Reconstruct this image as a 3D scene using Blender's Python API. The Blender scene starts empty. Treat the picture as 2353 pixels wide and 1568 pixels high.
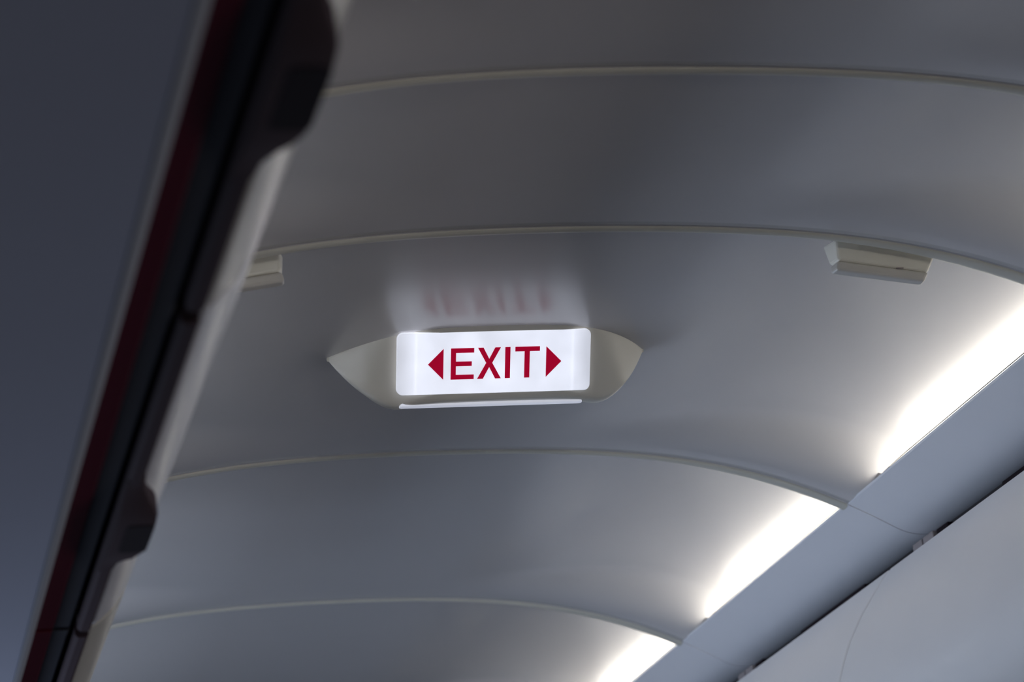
import bpy, bmesh, math
from mathutils import Vector, Matrix

S = bpy.context.scene
COL = S.collection
XC, ZC = 0.97, 1.15                  # camera is 0.97 m left of the aisle centre, 1.15 m above the floor

# ------------------------------------------------------------------ camera, world, exposure
R = [[0.97014201, -0.02507395, 0.24123802],
     [-0.2200623, 0.32715975, 0.91898807],
     [-0.10196603, -0.94463633, 0.31187359]]
cam_d = bpy.data.cameras.new('camera')
cam = bpy.data.objects.new('camera', cam_d); COL.objects.link(cam)
M = Matrix.Identity(4)
for r in range(3):
    M[r][0] = R[r][0]; M[r][1] = -R[r][1]; M[r][2] = -R[r][2]
M[0][3], M[1][3], M[2][3] = -XC, 0.0, ZC
cam.matrix_world = M
cam_d.sensor_width = 36.0
cam_d.lens = 6500 / 2353 * 36.0
cam_d.clip_start = 0.05; cam_d.clip_end = 100
cam_d.dof.use_dof = True
cam_d.dof.focus_distance = 4.02
cam_d.dof.aperture_fstop = 7.0
S.camera = cam

w = bpy.data.worlds.new('world'); S.world = w; w.use_nodes = True
bg = w.node_tree.nodes['Background']
bg.inputs['Color'].default_value = (0.70, 0.76, 1.0, 1)
bg.inputs['Strength'].default_value = 0.02

S.view_settings.view_transform = 'Standard'
S.view_settings.look = 'None'
S.view_settings.exposure = 0.0
S.view_settings.gamma = 1.0
S.view_settings.use_curve_mapping = False
S.cycles.use_denoising = True
S.cycles.max_bounces = 10
S.cycles.diffuse_bounces = 6

COVE = 6.3           # radiance of the LED strips
WIN = {1: 1.35, -1: 3.5}   # daylight through each cabin window: the left side faces the bright sky, its shades are shut near the camera
for sg in (1, -1):
    for k in range(8):
        ld = bpy.data.lights.new('window_daylight', 'AREA'); ld.shape = 'RECTANGLE'
        ld.size = 0.36; ld.size_y = 0.27; ld.energy = WIN[sg]; ld.color = (0.64, 0.78, 1.0) if sg < 0 else (1.0, 0.96, 0.95)
        lo = bpy.data.objects.new('window_daylight', ld); COL.objects.link(lo)
        lo.location = (sg*1.715, (0.6 if sg > 0 else 3.5)+k*(0.5 if sg > 0 else 0.38), 1.12)
        lo.rotation_euler = (0, math.radians(90*sg), 0)
# added warm fill behind the camera, brightens bracket fronts and sign ends
ld = bpy.data.lights.new('rear_fill_light', 'AREA'); ld.shape = 'RECTANGLE'
ld.size = 0.9; ld.size_y = 0.5; ld.energy = 34.0; ld.color = (1.0, 0.93, 0.80)
lo = bpy.data.objects.new('rear_fill_light', ld); COL.objects.link(lo)
lo.location = (-0.45, -5.0, 1.45); lo.rotation_euler = (math.radians(95), 0, 0)
# ------------------------------------------------------------------ materials
def mat(name, col, rough=0.5, spec=0.5, noise=0.0, nscale=40.0, bump=0.0, bscale=300.0, ior=1.5):
    m = bpy.data.materials.new(name); m.use_nodes = True
    nt = m.node_tree; b = nt.nodes['Principled BSDF']
    b.inputs['Roughness'].default_value = rough
    b.inputs['Specular IOR Level'].default_value = spec
    b.inputs['IOR'].default_value = ior
    c4 = (*col, 1)
    tc = nt.nodes.new('ShaderNodeTexCoord')
    n = nt.nodes.new('ShaderNodeTexNoise'); n.inputs['Scale'].default_value = nscale
    n.inputs['Detail'].default_value = 3
    nt.links.new(tc.outputs['Object'], n.inputs['Vector'])
    mx = nt.nodes.new('ShaderNodeMix'); mx.data_type = 'RGBA'
    mx.inputs['A'].default_value = c4
    k = 1 - noise
    mx.inputs['B'].default_value = (col[0]*k, col[1]*k, col[2]*k, 1)
    nt.links.new(n.outputs['Fac'], mx.inputs['Factor'])
    nt.links.new(mx.outputs['Result'], b.inputs['Base Color'])
    if bump > 0:
        n2 = nt.nodes.new('ShaderNodeTexNoise'); n2.inputs['Scale'].default_value = bscale
        nt.links.new(tc.outputs['Object'], n2.inputs['Vector'])
        bp = nt.nodes.new('ShaderNodeBump'); bp.inputs['Strength'].default_value = bump
        bp.inputs['Distance'].default_value = 0.001
        nt.links.new(n2.outputs['Fac'], bp.inputs['Height'])
        nt.links.new(bp.outputs['Normal'], b.inputs['Normal'])
    return m

def emis(name, col, strength, base=(0.8, 0.8, 0.8), vary=0.0):
    m = bpy.data.materials.new(name); m.use_nodes = True
    nt = m.node_tree; b = nt.nodes['Principled BSDF']
    b.inputs['Base Color'].default_value = (*base, 1)
    b.inputs['Roughness'].default_value = 0.35
    b.inputs['Emission Color'].default_value = (*col, 1)
    b.inputs['Emission Strength'].default_value = strength
    if vary > 0:
        tc = nt.nodes.new('ShaderNodeTexCoord')
        n = nt.nodes.new('ShaderNodeTexNoise'); n.inputs['Scale'].default_value = 22
        n.inputs['Detail'].default_value = 1.5
        mr = nt.nodes.new('ShaderNodeMapRange')
        mr.inputs['From Min'].default_value = 0.3; mr.inputs['From Max'].default_value = 0.7
        mr.inputs['To Min'].default_value = strength*(1-vary); mr.inputs['To Max'].default_value = strength*(1+vary*0.6)
        nt.links.new(tc.outputs['Object'], n.inputs['Vector'])
        nt.links.new(n.outputs['Fac'], mr.inputs['Value'])
        nt.links.new(mr.outputs['Result'], b.inputs['Emission Strength'])
    return m

M_CEIL = mat('ceiling_panel_paint', (0.60, 0.58, 0.58), 0.25, 0.65, 0.03, 6.0, 0.04, 500)
M_LIP = mat('edge_lip_cream', (0.62, 0.60, 0.53), 0.4, 0.5, 0.04, 20)
M_REFL = mat('white_reflector', (0.80, 0.79, 0.76), 0.5, 0.4, 0.02, 10)
M_LEDGE = mat('ledge_paint', (0.86, 0.87, 0.92), 0.38, 0.5, 0.03, 8)
M_BIN = mat('bin_door_plastic', (0.88, 0.87, 0.90), 0.24, 0.5, 0.03, 8)
M_BINR = mat('bin_door_satin_plastic', (0.92, 0.89, 0.88), 0.42, 0.5, 0.03, 8)
M_BIN_WARM = mat('bin_door_warm_light_tint', (0.74, 0.70, 0.62), 0.24, 0.5, 0.03, 8)  # warm light on these left doors is put into the colour
M_BODY = mat('bin_body_plastic', (0.035, 0.032, 0.036), 0.6, 0.3, 0.05, 12)
M_PURP = mat('dark_brown_trim', (0.066, 0.045, 0.055), 0.85, 0.12, 0.1, 25)
M_HOLE = mat('black_recess', (0.012, 0.004, 0.008), 0.7, 0.2, 0.1, 25)
M_NAVY = mat('dark_navy_rail', (0.034, 0.034, 0.046), 0.6, 0.3, 0.15, 25)
M_RED = mat('dark_red_stripe', (0.12, 0.001, 0.016), 0.5, 0.3, 0.1, 25)
M_PSU = mat('grey_service_panel', (0.48, 0.50, 0.62), 0.55, 0.4, 0.05, 5)
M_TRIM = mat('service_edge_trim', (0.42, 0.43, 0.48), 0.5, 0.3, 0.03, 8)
M_CREAM = mat('cream_plastic', (0.88, 0.85, 0.76), 0.38, 0.5, 0.03, 20)
M_CREAM2 = mat('grey_cream_plastic', (0.66, 0.63, 0.58), 0.38, 0.5, 0.03, 20)
M_SIGN = mat('sign_housing_plastic', (0.80, 0.77, 0.69), 0.33, 0.5, 0.03, 20)
M_HINGE = mat('hinge_metal', (0.36, 0.31, 0.31), 0.45, 0.5, 0.1, 30)
M_LED = emis('warm_white_led', (1.0, 0.95, 0.83), COVE)
M_LED2 = emis('cool_white_led', (0.80, 0.88, 1.0), COVE*1.5)
M_LENS = emis('sign_white_lens', (0.82, 0.86, 1.0), 0.87, vary=0.12)
def lens_backlight(m):
    # the tube behind the lens: a little weaker towards the ends, a brighter line at each tube end
    nt = m.node_tree; b = nt.nodes['Principled BSDF']
    src = b.inputs['Emission Strength'].links[0].from_socket
    tc = nt.nodes.new('ShaderNodeTexCoord'); sx = nt.nodes.new('ShaderNodeSeparateXYZ')
    nt.links.new(tc.outputs['Object'], sx.inputs['Vector'])
    ad = nt.nodes.new('ShaderNodeMath'); ad.operation = 'ADD'; ad.inputs[1].default_value = 0.011
    nt.links.new(sx.outputs['X'], ad.inputs[0])
    ab = nt.nodes.new('ShaderNodeMath'); ab.operation = 'ABSOLUTE'; nt.links.new(ad.outputs[0], ab.inputs[0])
    mu = nt.nodes.new('ShaderNodeMath'); mu.operation = 'MULTIPLY'; mu.inputs[1].default_value = 1/0.1415
    nt.links.new(ab.outputs[0], mu.inputs[0])
    rp = nt.nodes.new('ShaderNodeValToRGB'); e = rp.color_ramp.elements
    e[0].position = 0.0; e[0].color = (1, 1, 1, 1); e[1].position = 1.0; e[1].color = (0.66, 0.66, 0.66, 1)
    for ps, vl in ((0.70, 0.97), (0.785, 0.98), (0.81, 1.06), (0.84, 0.92), (0.92, 0.78)):
        q = e.new(ps); q.color = (vl, vl, vl, 1)
    nt.links.new(mu.outputs[0], rp.inputs['Fac'])
    m2 = nt.nodes.new('ShaderNodeMath'); m2.operation = 'MULTIPLY'
    nt.links.new(src, m2.inputs[0]); nt.links.new(rp.outputs['Color'], m2.inputs[1])
    nt.links.new(m2.outputs[0], b.inputs['Emission Strength'])
lens_backlight(M_LENS)
M_LENS2 = emis('sign_lower_lens', (0.80, 0.84, 1.0), 0.45)
M_TXT = emis('sign_red_print', (0.36, 0.0, 0.022), 0.75, base=(0.30, 0.0, 0.02))

# ------------------------------------------------------------------ mesh helpers
def link(name, me, m, parent=None, smooth=True):
    if m: me.materials.append(m)
    if smooth:
        me.polygons.foreach_set('use_smooth', [True]*len(me.polygons))
    o = bpy.data.objects.new(name, me); COL.objects.link(o)
    if parent: o.parent = parent
    return o

def pyobj(name, v, f, m, parent=None, smooth=True, angle=None):
    me = bpy.data.meshes.new(name); me.from_pydata([tuple(p) for p in v], [], f); me.update()
    bm = bmesh.new(); bm.from_mesh(me)
    bmesh.ops.recalc_face_normals(bm, faces=bm.faces); bm.to_mesh(me); bm.free()
    o = link(name, me, m, parent, smooth)
    if smooth and angle:
        me.set_sharp_from_angle(angle=math.radians(angle))
    return o

def bevel(o, wd, seg=3):
    b = o.modifiers.new('bevel', 'BEVEL'); b.width = wd; b.segments = seg; b.limit_method = 'ANGLE'
    b.angle_limit = math.radians(35)
    return o

def empty(name, loc, label=None, cat=None, group=None, kind=None):
    o = bpy.data.objects.new(name, None); COL.objects.link(o); o.location = loc
    o.empty_display_size = 0.05
    if label: o['label'] = label
    if cat: o['category'] = cat
    if group: o['group'] = group
    if kind: o['kind'] = kind
    return o

def extrude_y(name, prof, y0, y1, m, parent=None, off=(0, 0, 0), angle=40, ny=1):
    """closed (x,z) profile extruded along y"""
    n = len(prof); v = []; f = []
    for j in range(ny+1):
        y = y0 + (y1-y0)*j/ny
        v += [(x-off[0], y-off[1], z-off[2]) for x, z in prof]
    for j in range(ny):
        for i in range(n):
            a = j*n+i; b = j*n+(i+1) % n
            f.append((a, b, b+n, a+n))
    f.append(tuple(range(n))[::-1]); f.append(tuple(range(ny*n, ny*n+n)))
    return pyobj(name, v, f, m, parent, True, angle)

def hexa(name, lo, hi, m, parent=None, off=(0, 0, 0)):
    """eight corners: lo = 4 pts (ccw), hi = 4 pts"""
    v = [(p[0]-off[0], p[1]-off[1], p[2]-off[2]) for p in list(lo)+list(hi)]
    f = [(3, 2, 1, 0), (4, 5, 6, 7)] + [(i, (i+1) % 4, (i+1) % 4+4, i+4) for i in range(4)]
    return pyobj(name, v, f, m, parent, False)

def box(name, c, s, m, parent=None, off=(0, 0, 0)):
    x, y, z = c; a, b, d = s[0]/2, s[1]/2, s[2]/2
    return hexa(name, [(x-a, y-b, z-d), (x+a, y-b, z-d), (x+a, y+b, z-d), (x-a, y+b, z-d)],
                [(x-a, y-b, z+d), (x+a, y-b, z+d), (x+a, y+b, z+d), (x-a, y+b, z+d)], m, parent, off)

def smooth(a, b, t):
    t = min(1, max(0, (t-a)/(b-a))); return t*t*(3-2*t)

# ------------------------------------------------------------------ floor and side walls below the picture
M_WALL = mat('sidewall_lining', (0.22, 0.22, 0.25), 0.55, 0.4, 0.03, 5)
M_FLOOR = mat('blue_grey_carpet', (0.10, 0.11, 0.14), 0.95, 0.1, 0.3, 60)
for nm, x in (('wall_left', -1.75), ('wall_right', 1.75)):
    wl = box(nm, (x, 3.3, 1.26), (0.05, 10.4, 2.42), M_WALL); wl['kind'] = 'structure'
fl = box('floor', (0, 3.3, -0.02), (3.5, 10.4, 0.04), M_FLOOR); fl['kind'] = 'structure'

# ------------------------------------------------------------------ ceiling cross-section (d = distance from the aisle centre)
def J(d):                       # rib arch
    d = abs(d); return ZC + 1.2753 - 0.1027*d**2 - 0.3163*d**4 + 0.0931*d**6
REC = 0.07                     # how far the panel stands above the rib arch at the light
def RS(d):                      # panel arch between the ribs
    d = abs(d)
    return J(d) + REC*smooth(0.18, 0.72, d) if d <= 0.72 else J(0.72) + REC - (d-0.72)*0.42 - (d-0.72)**2*3.0
LIPD, PMAX = 0.705, 0.757
JOINTS = [-1.7, -0.7, 0.3, 1.3, 2.3, 2.803, 3.3, 4.3, 5.3, 6.3, 7.3, 8.3]

ceiling = empty('ceiling', (0, 0, ZC+1.27), kind='structure')
ceiling['label'] = 'grey vaulted cabin ceiling of arched panels with lit coves'
CO = (0, 0, ZC+1.27)

def panel(y0, y1):
    L = y1-y0
    # distance of the samples from the near joint
    near = [0.002, 0.008, 0.013, 0.018, 0.030, 0.05]
    far = [0.24, 0.21, 0.185, 0.165, 0.145, 0.125, 0.105, 0.085, 0.065, 0.045, 0.03, 0.015, 0.002]
    ys = near + [0.05+(L-0.29)*k/8 for k in range(1, 8)] + [L-q for q in far]
    nx = 96; v = []; nrow = 0
    for t in ys:
        wgt = smooth(0.006, 0.02, t)*smooth(0.03, 0.18, L-t)
        dm = LIPD + (PMAX-LIPD)*wgt
        opened = 0.028 < t < L-0.10           # along the light the trough stays open
        de = (dm+0.0015, J(dm)+wgt*(RS(dm)-J(dm))+0.0015) if opened else (LIPD+0.004, J(LIPD)-0.001)
        row = [(-de[0], de[1])]
        for i in range(nx+1):
            d = -dm + 2*dm*i/nx
            row.append((d, J(d)+wgt*(RS(d)-J(d))))
        row.append(de)
        nrow = len(row)
        v += [(x, y0+t, z) for x, z in row]
    f = []
    for j in range(len(ys)-1):
        for i in range(nrow-1):
            a = j*nrow+i; f.append((a, a+1, a+1+nrow, a+nrow))
    v = [(a-CO[0], b-CO[1], c-CO[2]) for a, b, c in v]
    me = bpy.data.meshes.new('ceiling_panel'); me.from_pydata(v, [], f); me.update()
    # normals down; thickness upward
    bm = bmesh.new(); bm.from_mesh(me)
    for fc in bm.faces: fc.normal_flip()
    bm.to_mesh(me); bm.free()
    o = link('ceiling_panel', me, M_CEIL, ceiling)
    me.set_sharp_from_angle(angle=math.radians(50))
    so = o.modifiers.new('thickness', 'SOLIDIFY'); so.thickness = 0.006; so.offset = -1.0
    # edge lip at the near end: a small rounded bead that deepens towards the ledges
    n = 90; v = []; f = []; m = 9
    for i in range(n+1):
        d = -LIPD + 2*LIPD*i/n
        wd = 0.015 + 0.014*smooth(0.3, 0.62, abs(d))
        dep = 0.0045
        top = 0.004 + (RS(d)-J(d))
        z = J(d)
        for k in range(m):
            a = math.pi*k/(m-1)
            v.append((d, y0+0.003+wd*(0.5-0.5*math.cos(a)), z-dep*math.sin(a)**0.8))
        v.append((d, y0+0.003+wd, z+top)); v.append((d, y0+0.003, z+top))
    q = m+2
    for i in range(n):
        for k in range(q):
            a = i*q+k; b = i*q+(k+1) % q
            f.append((a, b, b+q, a+q))
    f.append(tuple(range(q))[::-1]); f.append(tuple(range(n*q, n*q+q)))
    v = [(a-CO[0], b-CO[1], c-CO[2]) for a, b, c in v]
    pyobj('edge_lip', v, f, M_LIP, o, True, 45)
    return o

def ledge_profile(sg):
    p = [(LIPD-0.001, J(LIPD)+0.003), (LIPD-0.001, J(LIPD)-0.001)]
    p += [(d, J(d)-0.002) for d in (0.71, 0.72, 0.735, 0.75, 0.765, 0.779)]
    z0 = J(0.779)-0.002; n = 10
    for k in range(1, n+1):                       # the lower edge rolls under towards the bins
        q = k/n; d = 0.779+0.074*q
        p.append((d, z0 + 0.074*(-0.61*q + 0.43*q*q)))
    p += [(0.860, z0+0.010), (0.852, z0+0.030), (0.78, J(0.78)+0.008), (0.72, J(0.72)+0.003)]
    return [(sg*d, z) for d, z in p]

def reflector_profile(sg):
    # white trough wall carrying on from the panel edge and curling down onto the back of the ledge
    p = [(d, RS(d)+0.0005) for d in (0.759, 0.766, 0.773, 0.780)]
    a, b = p[-1], (0.812, 1.125+ZC)
    for t in (0.25, 0.5, 0.75, 1.0):
        q = t*math.pi/2
        p.append((a[0]+(b[0]-a[0])*math.sin(q), b[1]+(a[1]-b[1])*math.cos(q)))
    back = [(d+0.003, z+0.004) for d, z in p[::-1]]
    return [(sg*d, z) for d, z in p+back]

def led_profile(sg):
    # flat strip lying on top of the ledge, hidden behind its lip, shining up into the trough
    return [(sg*d, z+ZC) for d, z in ((0.720, 1.150), (0.720, 1.1555), (0.724, 1.1565), (0.752, 1.1545), (0.756, 1.1530), (0.756, 1.146))]

labels = {3.3: 'nearest and longest glowing white cove light, running off the right edge below the bracket',
          4.3: 'middle glowing white cove light of the three, behind the grey right-hand ledge',
          5.3: 'farthest glowing white cove light, cut by the bottom edge of the picture'}
for y0, y1 in zip(JOINTS[:-1], JOINTS[1:]):
    o = panel(y0, y1)
    for sg in (1, -1):
        g = 0.0022
        lg = extrude_y('cove_ledge', ledge_profile(sg), y0+g, y1-g, M_LEDGE, o, CO, 35)
        a, b = y0+0.034, y1-0.115
        if sg == 1 and y0 in labels:
            t = empty('cove_light', (0.74, (a+b)/2, J(0.74)), labels[y0], 'cove light', 'lit coves along the right side of the ceiling')
            oo = (0.74, (a+b)/2, J(0.74))
            extrude_y('reflector', reflector_profile(sg), a, b+0.045, M_REFL, t, oo, 30)
            extrude_y('led_strip', led_profile(sg), a, b, M_LED, t, oo, 30)
        elif y0 != 2.3:                        # the panel over the camera has its light switched off
            extrude_y('reflector', reflector_profile(sg), a, b+0.045, M_REFL, o, CO, 30)
            extrude_y('light_strip', led_profile(sg), a, b, M_LED if sg > 0 else M_LED2, o, CO, 30)

# ------------------------------------------------------------------ overhead bins
DOOR = [(0.7715, 1.050), (0.757, 1.035), (0.742, 1.0167), (0.724, 0.993), (0.705, 0.9677), (0.679, 0.9253), (0.664, 0.893),
        (0.651, 0.860), (0.640, 0.828), (0.634, 0.80), (0.634, 0.78), (0.638, 0.758), (0.648, 0.735), (0.662, 0.714), (0.678, 0.699), (0.689, 0.692)]
def door_profile(sg):
    out = list(DOOR); inn = []
    n = len(out)
    for i in range(n):
        a = out[max(0, i-1)]; b = out[min(n-1, i+1)]
        tx, tz = b[0]-a[0], b[1]-a[1]; l = math.hypot(tx, tz)
        inn.append((out[i][0]-tz/l*0.018, out[i][1]+tx/l*0.018))
    # small rounding of the top edge
    pr = out + inn[::-1]
    return [(sg*d, z+ZC) for d, z in pr]

def rounded_rect(u0, u1, v0, v1, r, n=6):
    pts = []
    for cx, cy, a0 in ((u1-r, v1-r, 0), (u0+r, v1-r, 90), (u0+r, v0+r, 180), (u1-r, v0+r, 270)):
        for k in range(n+1):
            a = math.radians(a0+90*k/n); pts.append((cx+r*math.cos(a), cy+r*math.sin(a)))
    return pts

def overhead_bin(sg, y0, y1, label, group, dmat, latch, gap_parts):
    o = (sg*0.80, (y0+y1)/2, ZC+0.69)
    t = empty('overhead_bin', o, label, 'overhead bin', group)
    g = 0.003
    bevel(extrude_y('door', door_profile(sg), y0+g, y1-g, dmat, t, o, 30), 0.006, 3)
    body = [(0.712, 0.708), (1.12, 0.74), (1.12, 1.02), (0.80, 1.035), (0.775, 1.02), (0.72, 0.94), (0.68, 0.86), (0.662, 0.79), (0.672, 0.75), (0.695, 0.715)]
    extrude_y('bin_body', [(sg*d, z+ZC) for d, z in body], y0+0.006, y1-0.006, M_BODY, t, o, 30)
    rail = [(0.6895, 0.6885), (0.6925, 0.6855), (0.700, 0.6855), (0.7035, 0.689), (0.7035, 0.704), (0.6895, 0.704)]
    extrude_y('bottom_rail', [(sg*d, z+ZC) for d, z in rail], y0+0.014, y1-0.014, M_PURP, t, o, 30)
    if latch:
        yc = y0+0.583 if latch is True else latch
        # bulging latch housing: stations along y
        v = []; f = []; prof = []
        st = [(-0.155, 0.0), (-0.125, 0.12), (-0.10, 0.42), (-0.08, 0.75), (-0.06, 0.94), (-0.035, 1.0), (0.0, 1.0), (0.035, 1.0), (0.06, 0.94), (0.08, 0.75), (0.10, 0.42), (0.125, 0.12), (0.155, 0.0)]
        for dy, k in st:
            d0 = 0.687 - 0.021*k; zb = 0.6862 - 0.010*k
            sec = [(0.703, 0.700), (0.703, zb), (d0+0.006, zb), (d0+0.0015, zb+0.0025), (d0, zb+0.007), (d0+0.001, 0.6962+0.004*k), (0.690, 0.704)]
            v += [(sg*d-o[0], yc+dy-o[1], z+ZC-o[2]) for d, z in sec]
        n = 7
        for j in range(len(st)-1):
            for i in range(n):
                a = j*n+i; b = j*n+(i+1) % n; f.append((a, b, b+n, a+n))
        f.append(tuple(range(n))[::-1]); f.append(tuple(range((len(st)-1)*n, len(st)*n)))
        lt = pyobj('latch', v, f, M_PURP, t, True, 40)
        # finger hole: a shallow dark cup set in the underside
        pts = rounded_rect(0.6685, 0.6935, -0.046, 0.046, 0.006)
        zb = 0.6762
        v = [(sg*u-o[0], yc+w_-o[1], zb-0.0006+ZC-o[2]) for u, w_ in pts] + [(sg*(0.681+(u-0.681)*0.8)-o[0], yc+w_*0.9-o[1], zb+0.006+ZC-o[2]) for u, w_ in pts]
        n = len(pts)
        f = [(i, (i+1) % n, (i+1) % n+n, i+n) for i in range(n)] + [tuple(range(n))[::-1], tuple(range(n, 2*n))]
        pyobj('latch_recess', v, f, M_HOLE, lt, False)
    for k, (yy, dd, zz, s3, mm) in enumerate(gap_parts):
        bevel(box('hinge_or_gap_shade', (sg*dd, yy, zz+ZC), s3, mm, t, o), 0.002, 2)
    return t

GR = 'bins along the right side'
GL = 'bins along the left side'
def hs(y):
    return [(y+0.948, 0.836, 1.076, (0.026, 0.046, 0.030), M_HINGE), (y+0.998, 0.836, 1.076, (0.026, 0.042, 0.030), M_HINGE),
            (y+0.895, 0.840, 1.079, (0.024, 0.05, 0.024), M_HOLE), (y+0.46, 0.840, 1.080, (0.02, 0.36, 0.022), M_HOLE)]  # the long black block paints the dark gap above the bin
overhead_bin(1, 3.32, 4.32, 'large pale grey overhead bin filling the lower right corner', GR, M_BINR, False, hs(3.32))
overhead_bin(1, 4.32, 5.32, 'pale grey overhead bin beyond the curved joint, at the lower right', GR, M_BINR, False, hs(4.32))
overhead_bin(1, 5.32, 6.32, 'farthest pale grey overhead bin on the right, barely showing at the bottom edge', GR, M_BINR, False, hs(5.32))
overhead_bin(1, 2.32, 3.32, 'pale grey overhead bin just outside the right edge of the picture', GR, M_BINR, False, hs(2.32))
overhead_bin(-1, 0.95, 1.95, 'blurred nearest left overhead bin with a black latch hole near the top of the picture', GL, M_BIN_WARM, 1.533, [])
overhead_bin(-1, 1.95, 2.95, 'white left overhead bin seen edge-on, with a latch hole at the lower left', GL, M_BIN, 2.533, [])
overhead_bin(-1, 2.95, 3.95, 'farthest left overhead bin, its warmly lit edge at the bottom left of the picture', GL, M_BIN_WARM, 3.533, [])

# ------------------------------------------------------------------ left service rails and panel
def rail(y0, y1, label):
    o = (-0.727, (y0+y1)/2, ZC+0.70)
    t = empty('service_rail', o, label, 'rail', 'dark rails under the left bins')
    navy = [(0.7095, 0.699), (0.7105, 0.692), (0.7125, 0.690), (0.7285, 0.690), (0.7285, 0.706), (0.7095, 0.706)]
    extrude_y('rail_channel', [(-d, z+ZC) for d, z in navy], y0, y1, M_NAVY, t, o, 30)
    red = [(0.7285, 0.6905), (0.7300, 0.6890), (0.7470, 0.6890), (0.7485, 0.6905), (0.7485, 0.706), (0.7285, 0.706)]
    extrude_y('red_stripe', [(-d, z+ZC) for d, z in red], y0, y1, M_RED, t, o, 30)
    return t
rail(0.60, 2.93, 'long dark navy rail with a dark red stripe along the left bins')
rail(2.945, 4.6, 'short dark navy rail with red stripe beyond the joint at bottom left')

o = (-0.95, 2.4, ZC+0.66)
t = empty('passenger_service_unit', o, 'broad blue-grey passenger service unit filling the left edge, blurred in the foreground', 'service unit')
r = 0.011
def closed(pts): return [(x, z+ZC) for x, z in pts]
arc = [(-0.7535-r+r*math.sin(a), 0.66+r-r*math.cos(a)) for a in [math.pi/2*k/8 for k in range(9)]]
extrude_y('panel_face', closed([(-1.30, 0.6605), (-0.7535-r-0.0005, 0.6605), (-0.7535-r-0.0005, 0.70), (-1.30, 0.70)]), 0.55, 4.6, M_PSU, t, o, 25)
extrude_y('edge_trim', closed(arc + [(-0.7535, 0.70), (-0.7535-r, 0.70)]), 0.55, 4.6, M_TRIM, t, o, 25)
box('mounting_bracket', (-0.80, 1.1, ZC+0.706), (0.05, 0.08, 0.012), M_BODY, t, o)
box('mounting_bracket', (-0.80, 3.6, ZC+0.706), (0.05, 0.08, 0.012), M_BODY, t, o)

# ------------------------------------------------------------------ exit sign
SX, SY = -0.012, 3.80
so = (SX, SY, ZC+1.27)
sign = empty('exit_sign', so, 'lit white exit sign with red letters and arrows hanging from the ceiling centre', 'exit sign')
HL = 0.2367
def hull():
    v = []; f = []
    N = 64
    st = [-math.cos(math.pi*i/N) for i in range(N+1)]
    secs = []
    for s in st:
        a = abs(s); x = s*HL
        b = 0.113*(1-a**3.4)
        h = 0.0915 if a < 0.60 else 0.0915*max(0.0, 1-((a-0.60)/0.40)**1.9)
        h = max(h, 0.0035); b = max(b, 0.003)
        ft = min(0.1045, b*0.97)                    # top of the flat face
        k = h/0.0915
        fb = max(0.0015, ft - 0.0470*k*min(1, ft/0.09))  # bottom of the flat face
        fb = min(fb, ft*0.62)
        top = J(abs(x+SX)) + 0.001
        hz = lambda q: top - q
        pts = [(-b, hz(-0.004)), (-b, hz(0.0005)), (-(b*0.5+ft*0.5), hz(0.003*k+.0005)), (-ft, hz(0.0055*k+0.001))]
        for q in (0.25, 0.5, 0.75, 0.9):
            pts.append((-(ft+(fb-ft)*q), hz(0.0055*k+0.001+(h*0.955-0.0065*k)*q)))
        pts += [(-fb, hz(h*0.955)), (-(fb-0.003*k), hz(h*0.985)), (-(fb-0.008*k), hz(h))]
        bb = fb-0.024*k
        full = pts[:-2] + [(-(fb-0.003*k), hz(h*0.985)), (-(fb-0.007*k), hz(h)), (-(bb+0.005*k), hz(h)), (-bb, hz(h*0.97)),
                           (b*0.5-bb*0.5, hz(h*0.5)), (b, hz(0.0005)), (b, hz(-0.004))]
        secs.append([(x+SX, SY+y, z) for y, z in full])
    n = len(secs[0])
    for s_ in secs: v += [(p[0]-so[0], p[1]-so[1], p[2]-so[2]) for p in s_]
    for j in range(N):
        for i in range(n):
            a = j*n+i; b = j*n+(i+1) % n; f.append((a, b, b+n, a+n))
    f.append(tuple(range(n))[::-1]); f.append(tuple(range(N*n, N*n+n)))
    return pyobj('housing', v, f, M_SIGN, sign, True, 38)
hull()
A = math.radians(30)
FC = Vector((0.947-XC, 3.7185, ZC+1.2312))
U = Vector((1, 0, 0)); V = Vector((0, -math.sin(A), math.cos(A))); NRM = Vector((0, -math.cos(A), -math.sin(A)))
def face_pt(u, v, n): return FC + U*u + V*v + NRM*n - Vector(so)
def slab(name, outline, n0, n1, m, parent, bev=None):
    k = len(outline)
    v = [face_pt(a, b, n1) for a, b in outline] + [face_pt(a, b, n0) for a, b in outline]
    f = [tuple(range(k)), tuple(range(k, 2*k))[::-1]] + [(i, i+k, (i+1) % k+k, (i+1) % k) for i in range(k)]
    ob = pyobj(name, v, f, m, parent, False)
    if bev: bevel(ob, bev, 2)
    return ob
W2, H2 = 0.1415, 0.0447
lens = slab('face_lens', rounded_rect(-W2, W2, -H2, H2, 0.0085, 8), -0.006, 0.0016, M_LENS, sign, 0.001)
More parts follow.
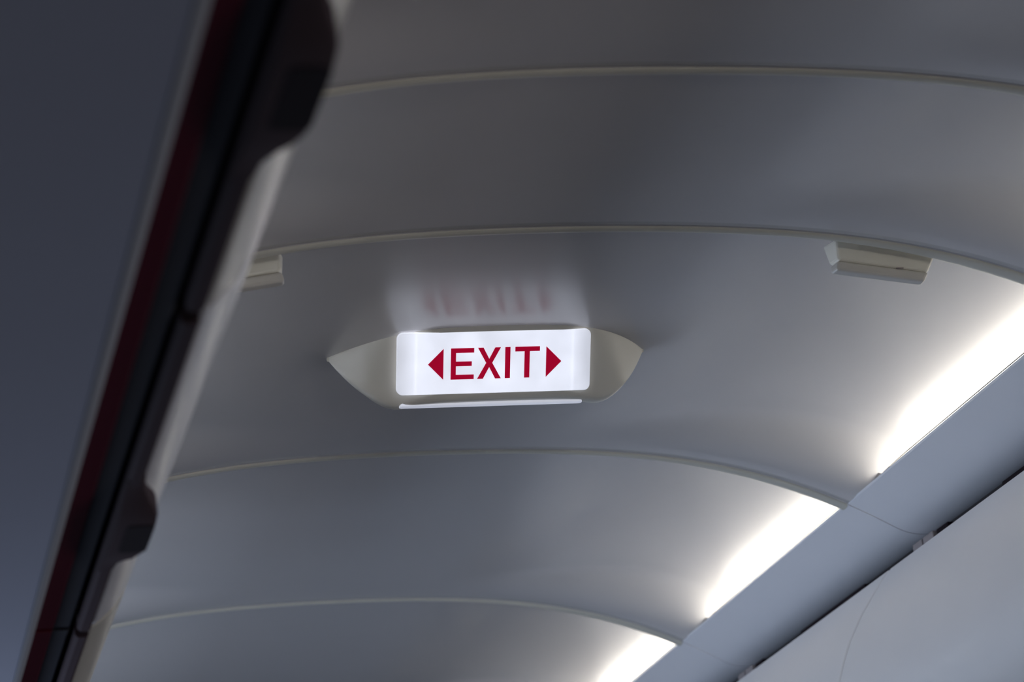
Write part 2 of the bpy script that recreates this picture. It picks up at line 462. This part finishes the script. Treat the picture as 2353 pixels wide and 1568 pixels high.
# lettering, one object per letter
SWD = 0.0074
TB, TT = -0.0237, 0.0215
E_ = [(-0.0640, TB), (-0.0303, TB), (-0.0303, TB+0.0068), (-0.0566, TB+0.0068), (-0.0566, -0.0045), (-0.0335, -0.0045), (-0.0335, 0.0022),
      (-0.0566, 0.0022), (-0.0566, TT-0.0068), (-0.0303, TT-0.0068), (-0.0303, TT), (-0.0640, TT)]
xm = -0.0080
X_ = [(-0.0254, TB), (-0.0170, TB), (xm, -0.0068), (0.0010, TB), (0.0094, TB), (xm+0.0044, -0.0008), (0.0094-0.0006, TT), (0.0006, TT),
      (xm, 0.0050), (-0.0166, TT), (-0.0248, TT), (xm-0.0044, -0.0008)]
I_ = [(0.0152, TB), (0.0228, TB), (0.0228, TT), (0.0152, TT)]
T_ = [(0.0437, TB), (0.0513, TB), (0.0513, TT-0.0068), (0.0662, TT-0.0068), (0.0662, TT), (0.0300, TT), (0.0300, TT-0.0068), (0.0437, TT-0.0068)]
LA = [(-0.0972, -0.0010), (-0.0748, -0.0235), (-0.0748, 0.0212)]
RA = [(0.0756, -0.0235), (0.0982, -0.0010), (0.0756, 0.0212)]
for nm, ol in (('letter', E_), ('letter', X_), ('letter', I_), ('letter', T_), ('arrow', LA), ('arrow', RA)):
    slab(nm, ol, 0.0010, 0.0022, M_TXT, lens)
# thin lit lens along the underside
zl = J(0)-0.0915+0.001
pts = rounded_rect(-0.1345, 0.1345, -0.0425, -0.0310, 0.005)
v = [(u+FC.x-so[0], SY+q-so[1], zl-0.0035-so[2]) for u, q in pts] + [(u+FC.x-so[0], SY+q-so[1], zl+0.002-so[2]) for u, q in pts]
n = len(pts)
pyobj('lower_lens', v, [(i, (i+1) % n, (i+1) % n+n, i+n) for i in range(n)] + [tuple(range(n))[::-1], tuple(range(n, 2*n))], M_LENS2, sign, False)

# ------------------------------------------------------------------ ceiling brackets on the second rib
def bracket(sg, shift, label):
    y = 3.345
    o = (sg*0.43+shift, y+0.03, J(0.43)-0.02)
    t = empty('ceiling_bracket', o, label, 'bracket', 'cream brackets on the ceiling rib')
    def P(X, z, yy): return (sg*(X-XC)+shift, yy, z+ZC)
    # upper wedge
    hi = [P(1.3390, 1.268, y-0.002), P(1.4790, 1.245, y-0.002), P(1.4830, 1.245, y+0.028), P(1.3290, 1.268, y+0.028)]
    lo = [P(1.3385, 1.2372, y), P(1.4640, 1.2180, y), P(1.4660, 1.2180, y+0.022), P(1.3335, 1.2372, y+0.022)]
    if sg < 0: hi = [hi[1], hi[0], hi[3], hi[2]]; lo = [lo[1], lo[0], lo[3], lo[2]]
    bevel(hexa('housing', lo, hi, M_CREAM, t, o), 0.004, 3)
    hi = [P(1.3375, 1.2366, y-0.0015), P(1.4650, 1.2174, y-0.0015), P(1.4660, 1.2174, y+0.021), P(1.3335, 1.2366, y+0.021)]
    lo = [P(1.3345, 1.2235, y-0.0005), P(1.4570, 1.2045, y-0.0005), P(1.4580, 1.2045, y+0.018), P(1.3315, 1.2235, y+0.018)]
    if sg < 0: hi = [hi[1], hi[0], hi[3], hi[2]]; lo = [lo[1], lo[0], lo[3], lo[2]]
    bevel(hexa('cover', lo, hi, M_CREAM2, t, o), 0.004, 3)
    cx, cz = 1.424, 1.2240
    c = P(cx, cz, y-0.001)
    a = box('clip', c, (0.010, 0.002, 0.0016), M_HINGE, t, o)
bracket(1, 0.0, 'cream wedge-shaped bracket under the ceiling rib at the right')
bracket(-1, -0.016, 'cream wedge-shaped bracket half hidden behind the left bin')
